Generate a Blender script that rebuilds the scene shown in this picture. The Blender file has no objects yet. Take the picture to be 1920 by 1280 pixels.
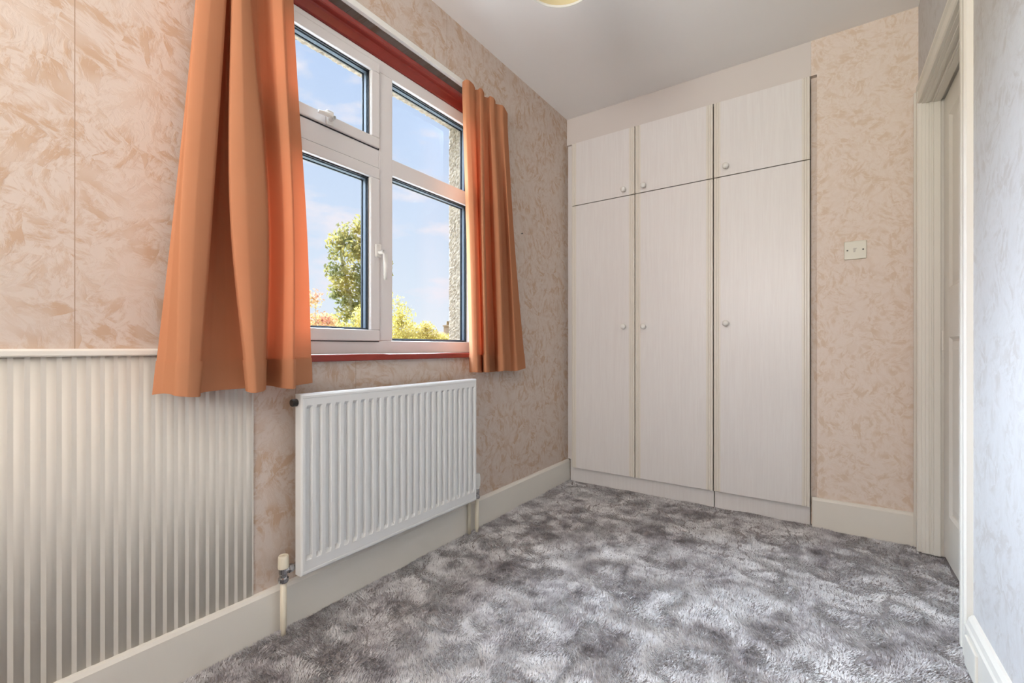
import bpy, bmesh, math, random
import numpy as np
from mathutils import Vector, Matrix, Euler
rnd = random.Random(7)
PI = math.pi
scn = bpy.context.scene
COL = scn.collection

# ------------------------------------------------------------------ camera
F, YAW, HY, CX, CAMZ = 844.4, math.radians(34.68), 651.5, 1.4232, 0.8866
D, W, H = 2.7056, 1.7739, 2.42          # far wall, right wall, ceiling (metres)
cam = bpy.data.cameras.new('camera')
cam.sensor_width = 36.0
cam.lens = F / 1920 * 36.0
cam.shift_y = (HY - 640) / 1920.0
cam.clip_start = 0.02
camo = bpy.data.objects.new('camera', cam)
COL.objects.link(camo)
camo.location = (CX, 0, CAMZ)
camo.rotation_euler = (PI / 2, 0, YAW)
scn.camera = camo

# ------------------------------------------------------------------ colour management
vs = scn.view_settings
vs.view_transform = 'Standard'
vs.look = 'None'
vs.gamma = 1.0
vs.use_curve_mapping = False
vs.exposure = 0.0

# ------------------------------------------------------------------ world: pale blue sky with small clouds
def lin(r, g, b):
    f = lambda c: (c / 255 / 12.92) if c / 255 <= 0.04045 else ((c / 255 + 0.055) / 1.055) ** 2.4
    return (f(r), f(g), f(b), 1.0)

world = bpy.data.worlds.new('sky')
scn.world = world
world.use_nodes = True
wn, wl = world.node_tree.nodes, world.node_tree.links
wn.clear()
def N(nodes, t, **kw):
    n = nodes.new(t)
    for k, v in kw.items():
        setattr(n, k, v)
    return n
tc = N(wn, 'ShaderNodeTexCoord')
sep = N(wn, 'ShaderNodeSeparateXYZ')
wl.new(tc.outputs['Generated'], sep.inputs[0])
ramp = N(wn, 'ShaderNodeValToRGB')
els = ramp.color_ramp.elements
els[0].position = 0.0; els[0].color = lin(240, 246, 255)
els[1].position = 0.62; els[1].color = lin(188, 213, 252)
e = els.new(0.12); e.color = lin(228, 240, 255)
e = els.new(0.30); e.color = lin(213, 230, 254)
wl.new(sep.outputs['Z'], ramp.inputs[0])
mp = N(wn, 'ShaderNodeMapping')
mp.inputs['Scale'].default_value = (3.2, 3.2, 9.0)
mp.inputs['Location'].default_value = (0.35, 1.2, 0.2)
wl.new(tc.outputs['Generated'], mp.inputs[0])
nz = N(wn, 'ShaderNodeTexNoise')
nz.inputs['Scale'].default_value = 1.9
nz.inputs['Detail'].default_value = 6.0
nz.inputs['Roughness'].default_value = 0.52
wl.new(mp.outputs[0], nz.inputs[0])
cr = N(wn, 'ShaderNodeValToRGB')
cr.color_ramp.elements[0].position = 0.50
cr.color_ramp.elements[1].position = 0.64
wl.new(nz.outputs['Fac'], cr.inputs[0])
mx = N(wn, 'ShaderNodeMix', data_type='RGBA')
mx.inputs[7].default_value = lin(244, 242, 252)
wl.new(cr.outputs[0], mx.inputs[0])
wl.new(ramp.outputs[0], mx.inputs[6])
bg = N(wn, 'ShaderNodeBackground')
bg.inputs['Strength'].default_value = 1.0
wl.new(mx.outputs[2], bg.inputs[0])
wo = N(wn, 'ShaderNodeOutputWorld')
wl.new(bg.outputs[0], wo.inputs[0])

# hazy daylight that comes in at the window
sun = bpy.data.lights.new('hazy_sun', 'SUN')
sun.energy = 46.0
sun.angle = math.radians(75)
sun.color = (0.66, 0.82, 1.0)
suno = bpy.data.objects.new('hazy_sun', sun)
COL.objects.link(suno)
suno.rotation_euler = Vector((0.72, -0.14, -0.60)).to_track_quat('-Z', 'Y').to_euler()
suno.location = (-6, -1, 6)
# fill light added to brighten the room, set in a made-up rear window
al = bpy.data.lights.new('rear_fill_light', 'AREA')
al.shape = 'RECTANGLE'
al.size, al.size_y = 1.16, 1.16
al.energy = 82.0
al.color = (1.0, 0.965, 0.925)
alo = bpy.data.objects.new('rear_fill_light', al)
COL.objects.link(alo)
alo.location = (0.98, -1.82, 1.55)
alo.rotation_euler = Vector((0.0, 0.85, 1.0)).to_track_quat('-Z', 'Z').to_euler()

# ------------------------------------------------------------------ helpers
def k_of(u):
    """ground-plan ratio y/(CX-x) of the view ray through photo column u"""
    a = (u - 960) / F
    return (a * math.sin(YAW) + math.cos(YAW)) / (math.sin(YAW) - a * math.cos(YAW))

def tag(o, label=None, cat=None, group=None, kind=None):
    if label: o['label'] = label
    if cat: o['category'] = cat
    if group: o['group'] = group
    if kind: o['kind'] = kind
    return o

def obj(name, me, mat=None, parent=None, smooth=False):
    if isinstance(me, bmesh.types.BMesh):
        m = bpy.data.meshes.new(name)
        bmesh.ops.recalc_face_normals(me, faces=me.faces[:])
        me.to_mesh(m); me.free(); me = m
    o = bpy.data.objects.new(name, me)
    COL.objects.link(o)
    if mat and not me.materials:
        me.materials.append(mat)
    if smooth:
        for p in me.polygons: p.use_smooth = True
    if parent is not None:
        o.parent = parent
        o.matrix_parent_inverse = Matrix.Translation(-Vector(parent.location)) if parent.type == 'EMPTY' else Matrix()
    return o

def empty(name, loc):
    o = bpy.data.objects.new(name, None)
    o.empty_display_size = 0.05
    COL.objects.link(o)
    o.location = loc
    return o

def box(bm, lo, hi, bev=0.0, seg=2):
    x0, y0, z0 = lo; x1, y1, z1 = hi
    v = [bm.verts.new(c) for c in ((x0,y0,z0),(x1,y0,z0),(x1,y1,z0),(x0,y1,z0),(x0,y0,z1),(x1,y0,z1),(x1,y1,z1),(x0,y1,z1))]
    fs = [bm.faces.new([v[i] for i in q]) for q in ((0,3,2,1),(4,5,6,7),(0,1,5,4),(1,2,6,5),(2,3,7,6),(3,0,4,7))]
    if bev:
        es = list({e for f in fs for e in f.edges})
        bmesh.ops.bevel(bm, geom=es, offset=bev, segments=seg, affect='EDGES', profile=0.5)
    return bm

def B(*boxes, bev=0.0):
    bm = bmesh.new()
    for lo, hi in boxes: 
        b2 = bmesh.new(); box(b2, lo, hi, bev)
        m = bpy.data.meshes.new('t'); b2.to_mesh(m); b2.free()
        bm.from_mesh(m); bpy.data.meshes.remove(m)
    return bm

def ring(bm, axis, c0, c1, a0, a1, b0, b1, w, bev=0.0):
    """rectangular frame in the (y,z) plane at x c0..c1, member width w"""
    for lo, hi in (((c0,a0,b0),(c1,a1,b0+w)), ((c0,a0,b1-w),(c1,a1,b1)), ((c0,a0,b0+w),(c1,a0+w,b1-w)), ((c0,a1-w,b0+w),(c1,a1,b1-w))):
        b2 = bmesh.new(); box(b2, lo, hi, bev)
        m = bpy.data.meshes.new('t'); b2.to_mesh(m); b2.free()
        bm.from_mesh(m); bpy.data.meshes.remove(m)
    return bm

def lathe(bm, prof, center, axis='Z', n=24):
    """prof: list of (r, h) revolved about axis through center"""
    c = Vector(center)
    def P(r, h, a):
        p, q = r * math.cos(a), r * math.sin(a)
        return c + {'Z': Vector((p, q, h)), 'Y': Vector((p, h, q)), 'X': Vector((h, p, q))}[axis]
    rows = []
    for r, h in prof:
        if r < 1e-6: rows.append([bm.verts.new(P(0, h, 0))])
        else: rows.append([bm.verts.new(P(r, h, 2 * PI * i / n)) for i in range(n)])
    for a, b in zip(rows, rows[1:]):
        for i in range(n):
            j = (i + 1) % n
            if len(a) == 1 and len(b) == 1: continue
            if len(a) == 1: bm.faces.new((a[0], b[i], b[j]))
            elif len(b) == 1: bm.faces.new((a[i], a[j], b[0]))
            else: bm.faces.new((a[i], a[j], b[j], b[i]))
    return bm

def tube(bm, pts, rads, n=8):
    pts = [Vector(p) for p in pts]
    rows = []
    for i, p in enumerate(pts):
        d = (pts[min(i+1, len(pts)-1)] - pts[max(i-1, 0)]).normalized()
        a = d.orthogonal().normalized(); b = d.cross(a)
        r = rads[i] if hasattr(rads, '__len__') else rads
        rows.append([bm.verts.new(p + a * r * math.cos(2*PI*j/n) + b * r * math.sin(2*PI*j/n)) for j in range(n)])
    for q, s in zip(rows, rows[1:]):
        for j in range(n):
            bm.faces.new((q[j], q[(j+1) % n], s[(j+1) % n], s[j]))
    bm.faces.new(rows[0][::-1]); bm.faces.new(rows[-1])
    return bm

def prism(bm, prof, axis, a, b):
    """closed 2-D profile swept along an axis; for 'Y' profile is (x,z), for 'X' (y,z), for 'Z' (x,y)"""
    P = {'Y': lambda p, t: (p[0], t, p[1]), 'X': lambda p, t: (t, p[0], p[1]), 'Z': lambda p, t: (p[0], p[1], t)}[axis]
    r0 = [bm.verts.new(P(p, a)) for p in prof]
    r1 = [bm.verts.new(P(p, b)) for p in prof]
    n = len(prof)
    for i in range(n):
        bm.faces.new((r0[i], r0[(i+1) % n], r1[(i+1) % n], r1[i]))
    bm.faces.new(r0[::-1]); bm.faces.new(r1)
    return bm

def slab_hole(bm, axis, c0, c1, A, Bz, hole):
    """wall slab between planes c0,c1 over A=(a0,a1), Bz=(b0,b1) with one rectangular hole (a0,a1,b0,b1)"""
    ha0, ha1, hb0, hb1 = hole
    aa = [A[0], ha0, ha1, A[1]]; bb = [Bz[0], hb0, hb1, Bz[1]]
    P = (lambda c, a, b: (c, a, b)) if axis == 'X' else (lambda c, a, b: (a, c, b))
    V = {}
    for c in (c0, c1):
        for i in range(4):
            for j in range(4):
                V[c, i, j] = bm.verts.new(P(c, aa[i], bb[j]))
    for c in (c0, c1):
        for i in range(3):
            for j in range(3):
                if (i, j) != (1, 1) and aa[i+1] > aa[i] and bb[j+1] > bb[j]:
                    bm.faces.new((V[c,i,j], V[c,i+1,j], V[c,i+1,j+1], V[c,i,j+1]))
    def side(p, q): bm.faces.new((V[(c0,)+p], V[(c0,)+q], V[(c1,)+q], V[(c1,)+p]))
    for p, q in (((1,1),(2,1)), ((2,1),(2,2)), ((2,2),(1,2)), ((1,2),(1,1))):
        side(p, q)
    for i in range(3):
        side((i,0),(i+1,0)); side((i,3),(i+1,3)); side((0,i),(0,i+1)); side((3,i),(3,i+1))
    return bm

# ------------------------------------------------------------------ materials
def mat(name, col, rough=0.5, spec=0.5, metal=0.0, var=0.06, vscale=6.0, bump=0.0, bscale=60.0, **kw):
    m = bpy.data.materials.new(name)
    m.use_nodes = True
    n, l = m.node_tree.nodes, m.node_tree.links
    p = n['Principled BSDF']
    p.inputs['Roughness'].default_value = rough
    p.inputs['Specular IOR Level'].default_value = spec
    p.inputs['Metallic'].default_value = metal
    for k, v in kw.items(): p.inputs[k].default_value = v
    t = N(n, 'ShaderNodeTexCoord')
    z = N(n, 'ShaderNodeTexNoise')
    z.inputs['Scale'].default_value = vscale
    z.inputs['Detail'].default_value = 5
    l.new(t.outputs['Object'], z.inputs[0])
    x = N(n, 'ShaderNodeMix', data_type='RGBA')
    x.inputs[6].default_value = tuple(c * (1 - var) for c in col[:3]) + (1,)
    x.inputs[7].default_value = tuple(min(1, c * (1 + var)) for c in col[:3]) + (1,)
    l.new(z.outputs['Fac'], x.inputs[0])
    l.new(x.outputs[2], p.inputs['Base Color'])
    if bump:
        y = N(n, 'ShaderNodeTexNoise')
        y.inputs['Scale'].default_value = bscale
        y.inputs['Detail'].default_value = 4
        l.new(t.outputs['Object'], y.inputs[0])
        b = N(n, 'ShaderNodeBump')
        b.inputs['Strength'].default_value = bump
        b.inputs['Distance'].default_value = 0.002
        l.new(y.outputs['Fac'], b.inputs['Height'])
        l.new(b.outputs[0], p.inputs['Normal'])
    return m

def wallpaper(name, plane, base, blotch, dense=0.5, seams=(), scale=1.0):
    """brush-stroke wallpaper; plane 'YZ' or 'XZ'"""
    m = bpy.data.materials.new(name); m.use_nodes = True
    n, l = m.node_tree.nodes, m.node_tree.links
    p = n['Principled BSDF']
    p.inputs['Roughness'].default_value = 0.62
    p.inputs['Specular IOR Level'].default_value = 0.35
    t = N(n, 'ShaderNodeTexCoord'); s = N(n, 'ShaderNodeSeparateXYZ'); c = N(n, 'ShaderNodeCombineXYZ')
    l.new(t.outputs['Object'], s.inputs[0])
    l.new(s.outputs['Y' if plane == 'YZ' else 'X'], c.inputs[0]); l.new(s.outputs['Z'], c.inputs[1])
    # wobble the coordinates a little
    w = N(n, 'ShaderNodeTexNoise'); w.inputs['Scale'].default_value = 9; w.inputs['Detail'].default_value = 2
    l.new(c.outputs[0], w.inputs[0])
    wv = N(n, 'ShaderNodeVectorMath', operation='MULTIPLY_ADD')
    wv.inputs[1].default_value = (0.05, 0.05, 0); l.new(w.outputs['Color'], wv.inputs[0]); l.new(c.outputs[0], wv.inputs[2])
    def strokes(vs_, seed, sc, lo, hi):
        off = N(n, 'ShaderNodeVectorMath', operation='ADD'); off.inputs[1].default_value = (seed, seed * 1.7, 0)
        l.new(wv.outputs[0], off.inputs[0])
        v = N(n, 'ShaderNodeTexVoronoi', voronoi_dimensions='2D'); v.inputs['Scale'].default_value = vs_
        l.new(off.outputs[0], v.inputs[0])
        sx = N(n, 'ShaderNodeSeparateColor'); l.new(v.outputs['Color'], sx.inputs[0])
        an = N(n, 'ShaderNodeMath', operation='MULTIPLY'); an.inputs[1].default_value = 2.6
        l.new(sx.outputs[0], an.inputs[0])
        r = N(n, 'ShaderNodeVectorRotate', rotation_type='Z_AXIS')
        l.new(off.outputs[0], r.inputs['Vector']); l.new(an.outputs[0], r.inputs['Angle'])
        q = N(n, 'ShaderNodeMapping'); q.inputs['Scale'].default_value = (sc, sc * 2.5, 1)
        l.new(r.outputs[0], q.inputs[0])
        z = N(n, 'ShaderNodeTexNoise', noise_dimensions='2D'); z.inputs['Scale'].default_value = 1.0
        z.inputs['Detail'].default_value = 5; z.inputs['Roughness'].default_value = 0.66; z.inputs['Distortion'].default_value = 0.15
        l.new(q.outputs[0], z.inputs[0])
        rp = N(n, 'ShaderNodeMapRange', clamp=True)
        rp.inputs[1].default_value = lo; rp.inputs[2].default_value = hi
        l.new(z.outputs['Fac'], rp.inputs[0])
        return rp.outputs[0]
    a = strokes(9.0 * scale, 3.1, 9 * scale, 0.47, 0.60)
    b = strokes(15.0 * scale, 11.7, 17 * scale, 0.50, 0.66)
    # broad patches decide where the strokes gather
    g = N(n, 'ShaderNodeTexNoise', noise_dimensions='2D'); g.inputs['Scale'].default_value = 7.0 * scale; g.inputs['Detail'].default_value = 2
    l.new(c.outputs[0], g.inputs[0])
    gr = N(n, 'ShaderNodeMapRange', clamp=True); gr.inputs[1].default_value = 0.62 - 0.4 * dense; gr.inputs[2].default_value = 0.80 - 0.3 * dense
    l.new(g.outputs['Fac'], gr.inputs[0])
    ad = N(n, 'ShaderNodeMath', operation='MAXIMUM'); l.new(a, ad.inputs[0])
    bm_ = N(n, 'ShaderNodeMath', operation='MULTIPLY'); bm_.inputs[1].default_value = 0.7; l.new(b, bm_.inputs[0])
    l.new(bm_.outputs[0], ad.inputs[1])
    ml = N(n, 'ShaderNodeMath', operation='MULTIPLY'); l.new(ad.outputs[0], ml.inputs[0])
    g2 = N(n, 'ShaderNodeMapRange', clamp=True); g2.inputs[3].default_value = 0.25; g2.inputs[4].default_value = 1.0
    l.new(gr.outputs[0], g2.inputs[0]); l.new(g2.outputs[0], ml.inputs[1])
    x = N(n, 'ShaderNodeMix', data_type='RGBA')
    x.inputs[6].default_value = base; x.inputs[7].default_value = blotch
    l.new(ml.outputs[0], x.inputs[0])
    out = x.outputs[2]
    for sy in seams:                      # butt joints between the drops of paper
        d = N(n, 'ShaderNodeMath', operation='SUBTRACT'); d.inputs[1].default_value = sy; l.new(s.outputs['Y' if plane == 'YZ' else 'X'], d.inputs[0])
        d2 = N(n, 'ShaderNodeMath', operation='ABSOLUTE'); l.new(d.outputs[0], d2.inputs[0])
        d3 = N(n, 'ShaderNodeMath', operation='LESS_THAN'); d3.inputs[1].default_value = 0.0009; l.new(d2.outputs[0], d3.inputs[0])
        y = N(n, 'ShaderNodeMix', data_type='RGBA'); y.inputs[7].default_value = tuple(v * 0.72 for v in blotch[:3]) + (1,)
        l.new(d3.outputs[0], y.inputs[0]); l.new(out, y.inputs[6]); out = y.outputs[2]
    l.new(out, p.inputs['Base Color'])
    bp = N(n, 'ShaderNodeBump'); bp.inputs['Strength'].default_value = 0.30; bp.inputs['Distance'].default_value = 0.0012
    l.new(ad.outputs[0], bp.inputs['Height']); l.new(bp.outputs[0], p.inputs['Normal'])
    return m

PAPER_B, PAPER_S = lin(207, 192, 180), lin(191, 163, 139)
M_paper_left = wallpaper('wallpaper_window_wall', 'YZ', PAPER_B, PAPER_S, 0.75, (0.281, 0.811, 1.041, 1.531), 1.3)
M_paper_far = wallpaper('wallpaper_far_wall', 'XZ', lin(229, 214, 202), lin(217, 195, 174), 0.75, (), 1.8)
M_paper_right_lit = wallpaper('wallpaper_door_wall_lit', 'YZ', lin(206, 203, 202), lin(194, 188, 184), 0.6, (), 1.6)  # same paper, made paler to carry the window light on this wall
M_ceiling = mat('ceiling_paint', lin(246, 243, 240), 0.8, 0.2, var=0.015, vscale=2)
M_gloss = mat('white_gloss_paint', lin(229, 224, 214), 0.32, 0.5, var=0.02, vscale=5, bump=0.05, bscale=30)
M_panel = mat('dado_panel_paint', lin(214, 208, 197), 0.42, 0.5, var=0.025, vscale=4)
M_upvc = mat('white_upvc', lin(226, 222, 220), 0.28, 0.5, var=0.01)
M_gasket = mat('black_rubber_gasket', lin(22, 24, 30), 0.45, 0.5)
M_spacer = mat('grey_spacer_bar', lin(74, 80, 90), 0.5, 0.4, 0.0)
M_timber = mat('red_brown_timber', lin(140, 52, 44), 0.22, 0.5, var=0.18, vscale=14)
M_radiator = mat('radiator_enamel', lin(220, 220, 218), 0.30, 0.5, var=0.01)
M_pipe = mat('cream_painted_pipe', lin(226, 217, 196), 0.35, 0.5, var=0.03)
M_chrome = mat('chrome', lin(190, 192, 196), 0.16, 0.5, 1.0)
M_black = mat('black_plastic', lin(38, 32, 28), 0.4, 0.5)
M_plastic = mat('white_plastic', lin(232, 230, 224), 0.3, 0.5, var=0.01)
M_switch = mat('ivory_plastic', lin(218, 214, 198), 0.32, 0.5, var=0.02)
M_mark = mat('grey_moulded_mark', lin(160, 152, 148), 0.5)
M_screw = mat('dull_screw_steel', lin(82, 82, 76), 0.4, 0.5, 0.5)
M_dark = mat('gap_shade_brown', lin(70, 56, 46), 0.8, 0.2)  # dark brown stands in for the shade behind door gaps
M_shade = mat('cream_shade_fabric', lin(232, 216, 170), 0.8, 0.2, var=0.03, vscale=20)
M_bulb = mat('opal_bulb_glass', lin(238, 236, 228), 0.25, 0.5)

def wood_white():
    m = bpy.data.materials.new('white_woodgrain_foil'); m.use_nodes = True
    n, l = m.node_tree.nodes, m.node_tree.links
    p = n['Principled BSDF']; p.inputs['Roughness'].default_value = 0.36; p.inputs['Specular IOR Level'].default_value = 0.5
    t = N(n, 'ShaderNodeTexCoord'); q = N(n, 'ShaderNodeMapping'); q.inputs['Scale'].default_value = (46, 46, 2.2)
    l.new(t.outputs['Object'], q.inputs[0])
    z = N(n, 'ShaderNodeTexNoise'); z.inputs['Scale'].default_value = 1.6; z.inputs['Detail'].default_value = 6; z.inputs['Distortion'].default_value = 1.2
    l.new(q.outputs[0], z.inputs[0])
    r = N(n, 'ShaderNodeValToRGB')
    r.color_ramp.elements[0].position = 0.35; r.color_ramp.elements[0].color = lin(225, 220, 217)
    r.color_ramp.elements[1].position = 0.65; r.color_ramp.elements[1].color = lin(229, 225, 222)
    l.new(z.outputs['Fac'], r.inputs[0]); l.new(r.outputs[0], p.inputs['Base Color'])
    b = N(n, 'ShaderNodeBump'); b.inputs['Strength'].default_value = 0.05; b.inputs['Distance'].default_value = 0.0005
    l.new(z.outputs['Fac'], b.inputs['Height']); l.new(b.outputs[0], p.inputs['Normal'])
    return m
M_wood = wood_white()
M_mould = mat('cream_edge_moulding', lin(226, 219, 208), 0.34, 0.5, var=0.02)

def glass_mat():
    m = bpy.data.materials.new('window_glass'); m.use_nodes = True
    n, l = m.node_tree.nodes, m.node_tree.links
    n.clear()
    o = N(n, 'ShaderNodeOutputMaterial'); t = N(n, 'ShaderNodeBsdfTransparent'); g = N(n, 'ShaderNodeBsdfGlossy')
    t.inputs[0].default_value = (0.985, 0.99, 0.99, 1); g.inputs['Roughness'].default_value = 0.0
    f = N(n, 'ShaderNodeFresnel'); f.inputs[0].default_value = 1.28
    x = N(n, 'ShaderNodeMixShader')
    l.new(f.outputs[0], x.inputs[0]); l.new(t.outputs[0], x.inputs[1]); l.new(g.outputs[0], x.inputs[2]); l.new(x.outputs[0], o.inputs[0])
    return m
M_glass = glass_mat()

def curtain_mat():
    m = bpy.data.materials.new('orange_curtain_cotton'); m.use_nodes = True
    n, l = m.node_tree.nodes, m.node_tree.links
    n.clear()
    o = N(n, 'ShaderNodeOutputMaterial')
    t = N(n, 'ShaderNodeTexCoord'); z = N(n, 'ShaderNodeTexNoise'); z.inputs['Scale'].default_value = 5; z.inputs['Detail'].default_value = 4
    l.new(t.outputs['Object'], z.inputs[0])
    c = N(n, 'ShaderNodeMix', data_type='RGBA'); c.inputs[6].default_value = lin(186, 128, 94); c.inputs[7].default_value = lin(194, 137, 102)
    l.new(z.outputs['Fac'], c.inputs[0])
    d = N(n, 'ShaderNodeBsdfDiffuse'); l.new(c.outputs[2], d.inputs[0])
    tr = N(n, 'ShaderNodeBsdfTranslucent'); tr.inputs[0].default_value = lin(232, 104, 62)
    w = N(n, 'ShaderNodeTexWave', wave_type='BANDS', bands_direction='Z'); w.inputs['Scale'].default_value = 260
    l.new(t.outputs['Object'], w.inputs[0])
    b = N(n, 'ShaderNodeBump'); b.inputs['Strength'].default_value = 0.06; b.inputs['Distance'].default_value = 0.0006
    l.new(w.outputs['Fac'], b.inputs['Height']); l.new(b.outputs[0], d.inputs['Normal'])
    x = N(n, 'ShaderNodeMixShader'); x.inputs[0].default_value = 0.12
    l.new(d.outputs[0], x.inputs[1]); l.new(tr.outputs[0], x.inputs[2])
    l.new(x.outputs[0], o.inputs[0])
    return m
M_curtain = curtain_mat()

def carpet_mat(name, rough_fine):
    m = bpy.data.materials.new(name); m.use_nodes = True
    n, l = m.node_tree.nodes, m.node_tree.links
    p = n['Principled BSDF']; p.inputs['Roughness'].default_value = 0.9; p.inputs['Specular IOR Level'].default_value = 0.1
    p.inputs['Sheen Weight'].default_value = 0.15
    t = N(n, 'ShaderNodeTexCoord'); s = N(n, 'ShaderNodeSeparateXYZ'); c = N(n, 'ShaderNodeCombineXYZ')
    l.new(t.outputs['Object'], s.inputs[0]); l.new(s.outputs[0], c.inputs[0]); l.new(s.outputs[1], c.inputs[1])
    def noise(sc, det, ro, dist=0.0):
        z = N(n, 'ShaderNodeTexNoise', noise_dimensions='2D'); z.inputs['Scale'].default_value = sc; z.inputs['Detail'].default_value = det
        z.inputs['Roughness'].default_value = ro; z.inputs['Distortion'].default_value = dist
        l.new(c.outputs[0], z.inputs[0]); return z.outputs['Fac']
    a1 = noise(4.5, 4, 0.6, 0.3); a2 = noise(15, 8, 0.72, 0.2)
    am = N(n, 'ShaderNodeMath', operation='MULTIPLY_ADD'); am.inputs[1].default_value = 0.5
    l.new(a1, am.inputs[0])
    an_ = N(n, 'ShaderNodeMath', operation='MULTIPLY'); an_.inputs[1].default_value = 0.5; l.new(a2, an_.inputs[0]); l.new(an_.outputs[0], am.inputs[2])
    a = am.outputs[0]
    f = noise(170, 2, 0.6)
    mixf = N(n, 'ShaderNodeMath', operation='MULTIPLY_ADD'); mixf.inputs[1].default_value = rough_fine
    l.new(f, mixf.inputs[0]); l.new(a, mixf.inputs[2])
    sb = N(n, 'ShaderNodeMath', operation='SUBTRACT'); sb.inputs[1].default_value = rough_fine * 0.5; l.new(mixf.outputs[0], sb.inputs[0])
    r = N(n, 'ShaderNodeValToRGB')
    q = r.color_ramp.elements
    q[0].position = 0.32; q[0].color = lin(136, 129, 131)
    q[1].position = 0.64; q[1].color = lin(239, 237, 237)
    e = q.new(0.42); e.color = lin(180, 175, 177)
    e = q.new(0.51); e.color = lin(214, 211, 211)
    l.new(sb.outputs[0], r.inputs[0]); l.new(r.outputs[0], p.inputs['Base Color'])
    return m
M_carpet = mat('carpet_backing', lin(150, 144, 143), 0.95, 0.05, var=0.25, vscale=16)
M_pile = carpet_mat('grey_mottled_pile', 0.16)

def pebble_mat():
    m = bpy.data.materials.new('pebbledash'); m.use_nodes = True
    n, l = m.node_tree.nodes, m.node_tree.links
    p = n['Principled BSDF']; p.inputs['Roughness'].default_value = 0.9
    t = N(n, 'ShaderNodeTexCoord'); v = N(n, 'ShaderNodeTexVoronoi'); v.inputs['Scale'].default_value = 105
    l.new(t.outputs['Object'], v.inputs[0])
    s = N(n, 'ShaderNodeSeparateColor'); l.new(v.outputs['Color'], s.inputs[0])
    r = N(n, 'ShaderNodeValToRGB')
    r.color_ramp.elements[0].color = lin(118, 102, 86); r.color_ramp.elements[1].color = lin(152, 135, 116)
    l.new(s.outputs[0], r.inputs[0]); l.new(r.outputs[0], p.inputs['Base Color'])
    b = N(n, 'ShaderNodeBump', invert=True); b.inputs['Strength'].default_value = 0.22; b.inputs['Distance'].default_value = 0.004
    l.new(v.outputs['Distance'], b.inputs['Height']); l.new(b.outputs[0], p.inputs['Normal'])
    return m
M_pebble = pebble_mat()

# ------------------------------------------------------------------ room shell
Y0, Y1 = -1.90, 3.30
WIN = (0.62, 1.80, 0.838, 2.150)            # opening in the inner leaf: y0,y1,z0,z1
def struct(name, me, m, label=None, parent=None, smooth=False):
    o = obj(name, me, m, parent, smooth)
    if parent is None: tag(o, label, None, None, 'structure')
    return o

struct('wall_left', slab_hole(bmesh.new(), 'X', -0.110, 0.0, (Y0 - .12, Y1 + .1), (-0.05, H + .06), WIN), M_paper_left,
       'peach brush-stroke papered wall around the window')
# outer leaf, pebbledashed, finely divided so its edges are rough
bm = slab_hole(bmesh.new(), 'X', -0.20, -0.112, (Y0 - 1.5, Y1 + 1.5), (-2.75, H + 1.0), (0.675, 1.772, 0.86, 2.047))
def rough_edge(bm, lo, hi, step, amp):
    es = [e for e in bm.edges if all(lo[i] <= v.co[i] <= hi[i] for v in e.verts for i in range(3))]
    for e in es:
        pass
    return bm
struct('wall_exterior', bm, M_pebble, 'pebbledashed outer face of the window wall')
# irregular pebbledash lining of the outer reveal (right jamb and soffit)
def dash_strip(name, origin, du, dv, nu, nv, nrm, amp=0.006):
    r = random.Random(len(name) + 3)
    origin, du, dv, nrm = map(Vector, (origin, du, dv, nrm))
    bm = bmesh.new(); V = []
    for i in range(nu + 1):
        row = []
        for j in range(nv + 1):
            e = r.uniform(0, 1) * amp
            out = -0.010 if j == 0 or j == nv else 0.0
            row.append(bm.verts.new(origin + du * (i / nu) + dv * (j / nv) + nrm * (0.007 + e + out)))
        V.append(row)
    for i in range(nu):
        for j in range(nv):
            bm.faces.new((V[i][j], V[i+1][j], V[i+1][j+1], V[i][j+1]))
    return bm
we = bpy.data.objects['wall_exterior']
o = obj('reveal_render', dash_strip('jamb', (-0.206, 1.772, 0.86), (0, 0, 1.187), (0.093, 0, 0), 150, 12, (0, -1, 0)), M_pebble, we)
o = obj('reveal_render', dash_strip('soffit', (-0.206, 0.675, 2.047), (0, 1.097, 0), (0.093, 0, 0), 150, 12, (0, 0, -1)), M_pebble, we)
o = obj('reveal_render', dash_strip('jambs', (-0.206, 0.675, 0.86), (0, 0, 1.187), (0.093, 0, 0), 150, 12, (0, 1, 0)), M_pebble, we)

DOOR = (1.872, 2.625, -0.05, 1.955)
struct('wall_right', slab_hole(bmesh.new(), 'X', W, W + 0.12, (Y0 - .12, Y1 + .1), (-0.05, H + .06), DOOR), M_paper_right_lit,
       'brush-stroke papered wall around the door, window light in its pale tone')
struct('door_light_block', B(((W + 0.14, 1.5, -0.05), (W + 0.20, 3.0, 2.3)), ((W + 0.12, 1.5, -0.05), (W + 0.14, 1.8, 2.3)), ((W + 0.12, 2.7, -0.05), (W + 0.14, 3.0, 2.3)), ((W + 0.12, 1.8, 2.05), (W + 0.14, 2.7, 2.3))), M_dark,  # unseen panel added to stop sky light leaking past the door
       'unseen dark panel added behind the door against light leaks')
NIB = 1.396
struct('wall_far', B(((NIB, D, -0.05), (W, Y1, H + .06)), ((0, Y1, -0.05), (W, Y1 + .1, H + .06)), ((1.3705, D + 0.028, -0.05), (NIB, D + 0.06, 2.245)), ((1.3718, D - 0.0005, 2.245), (NIB, D + 0.06, H + .03))), M_paper_far,
       'peach brush-stroke papered strip of wall beside the wardrobe')
FILL_WIN = (0.36, 1.60, 0.93, 2.17)  # opening added for the rear fill light
struct('wall_near', slab_hole(bmesh.new(), 'Y', Y0 - 0.12, Y0, (0, W), (-0.05, H + .06), FILL_WIN), M_paper_far,
       'peach papered wall with the added fill window')
struct('ceiling', B(((-.11, Y0 - .12, H), (W + .12, Y1 + .1, H + .06))), M_ceiling, 'plain white painted ceiling')

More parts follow.
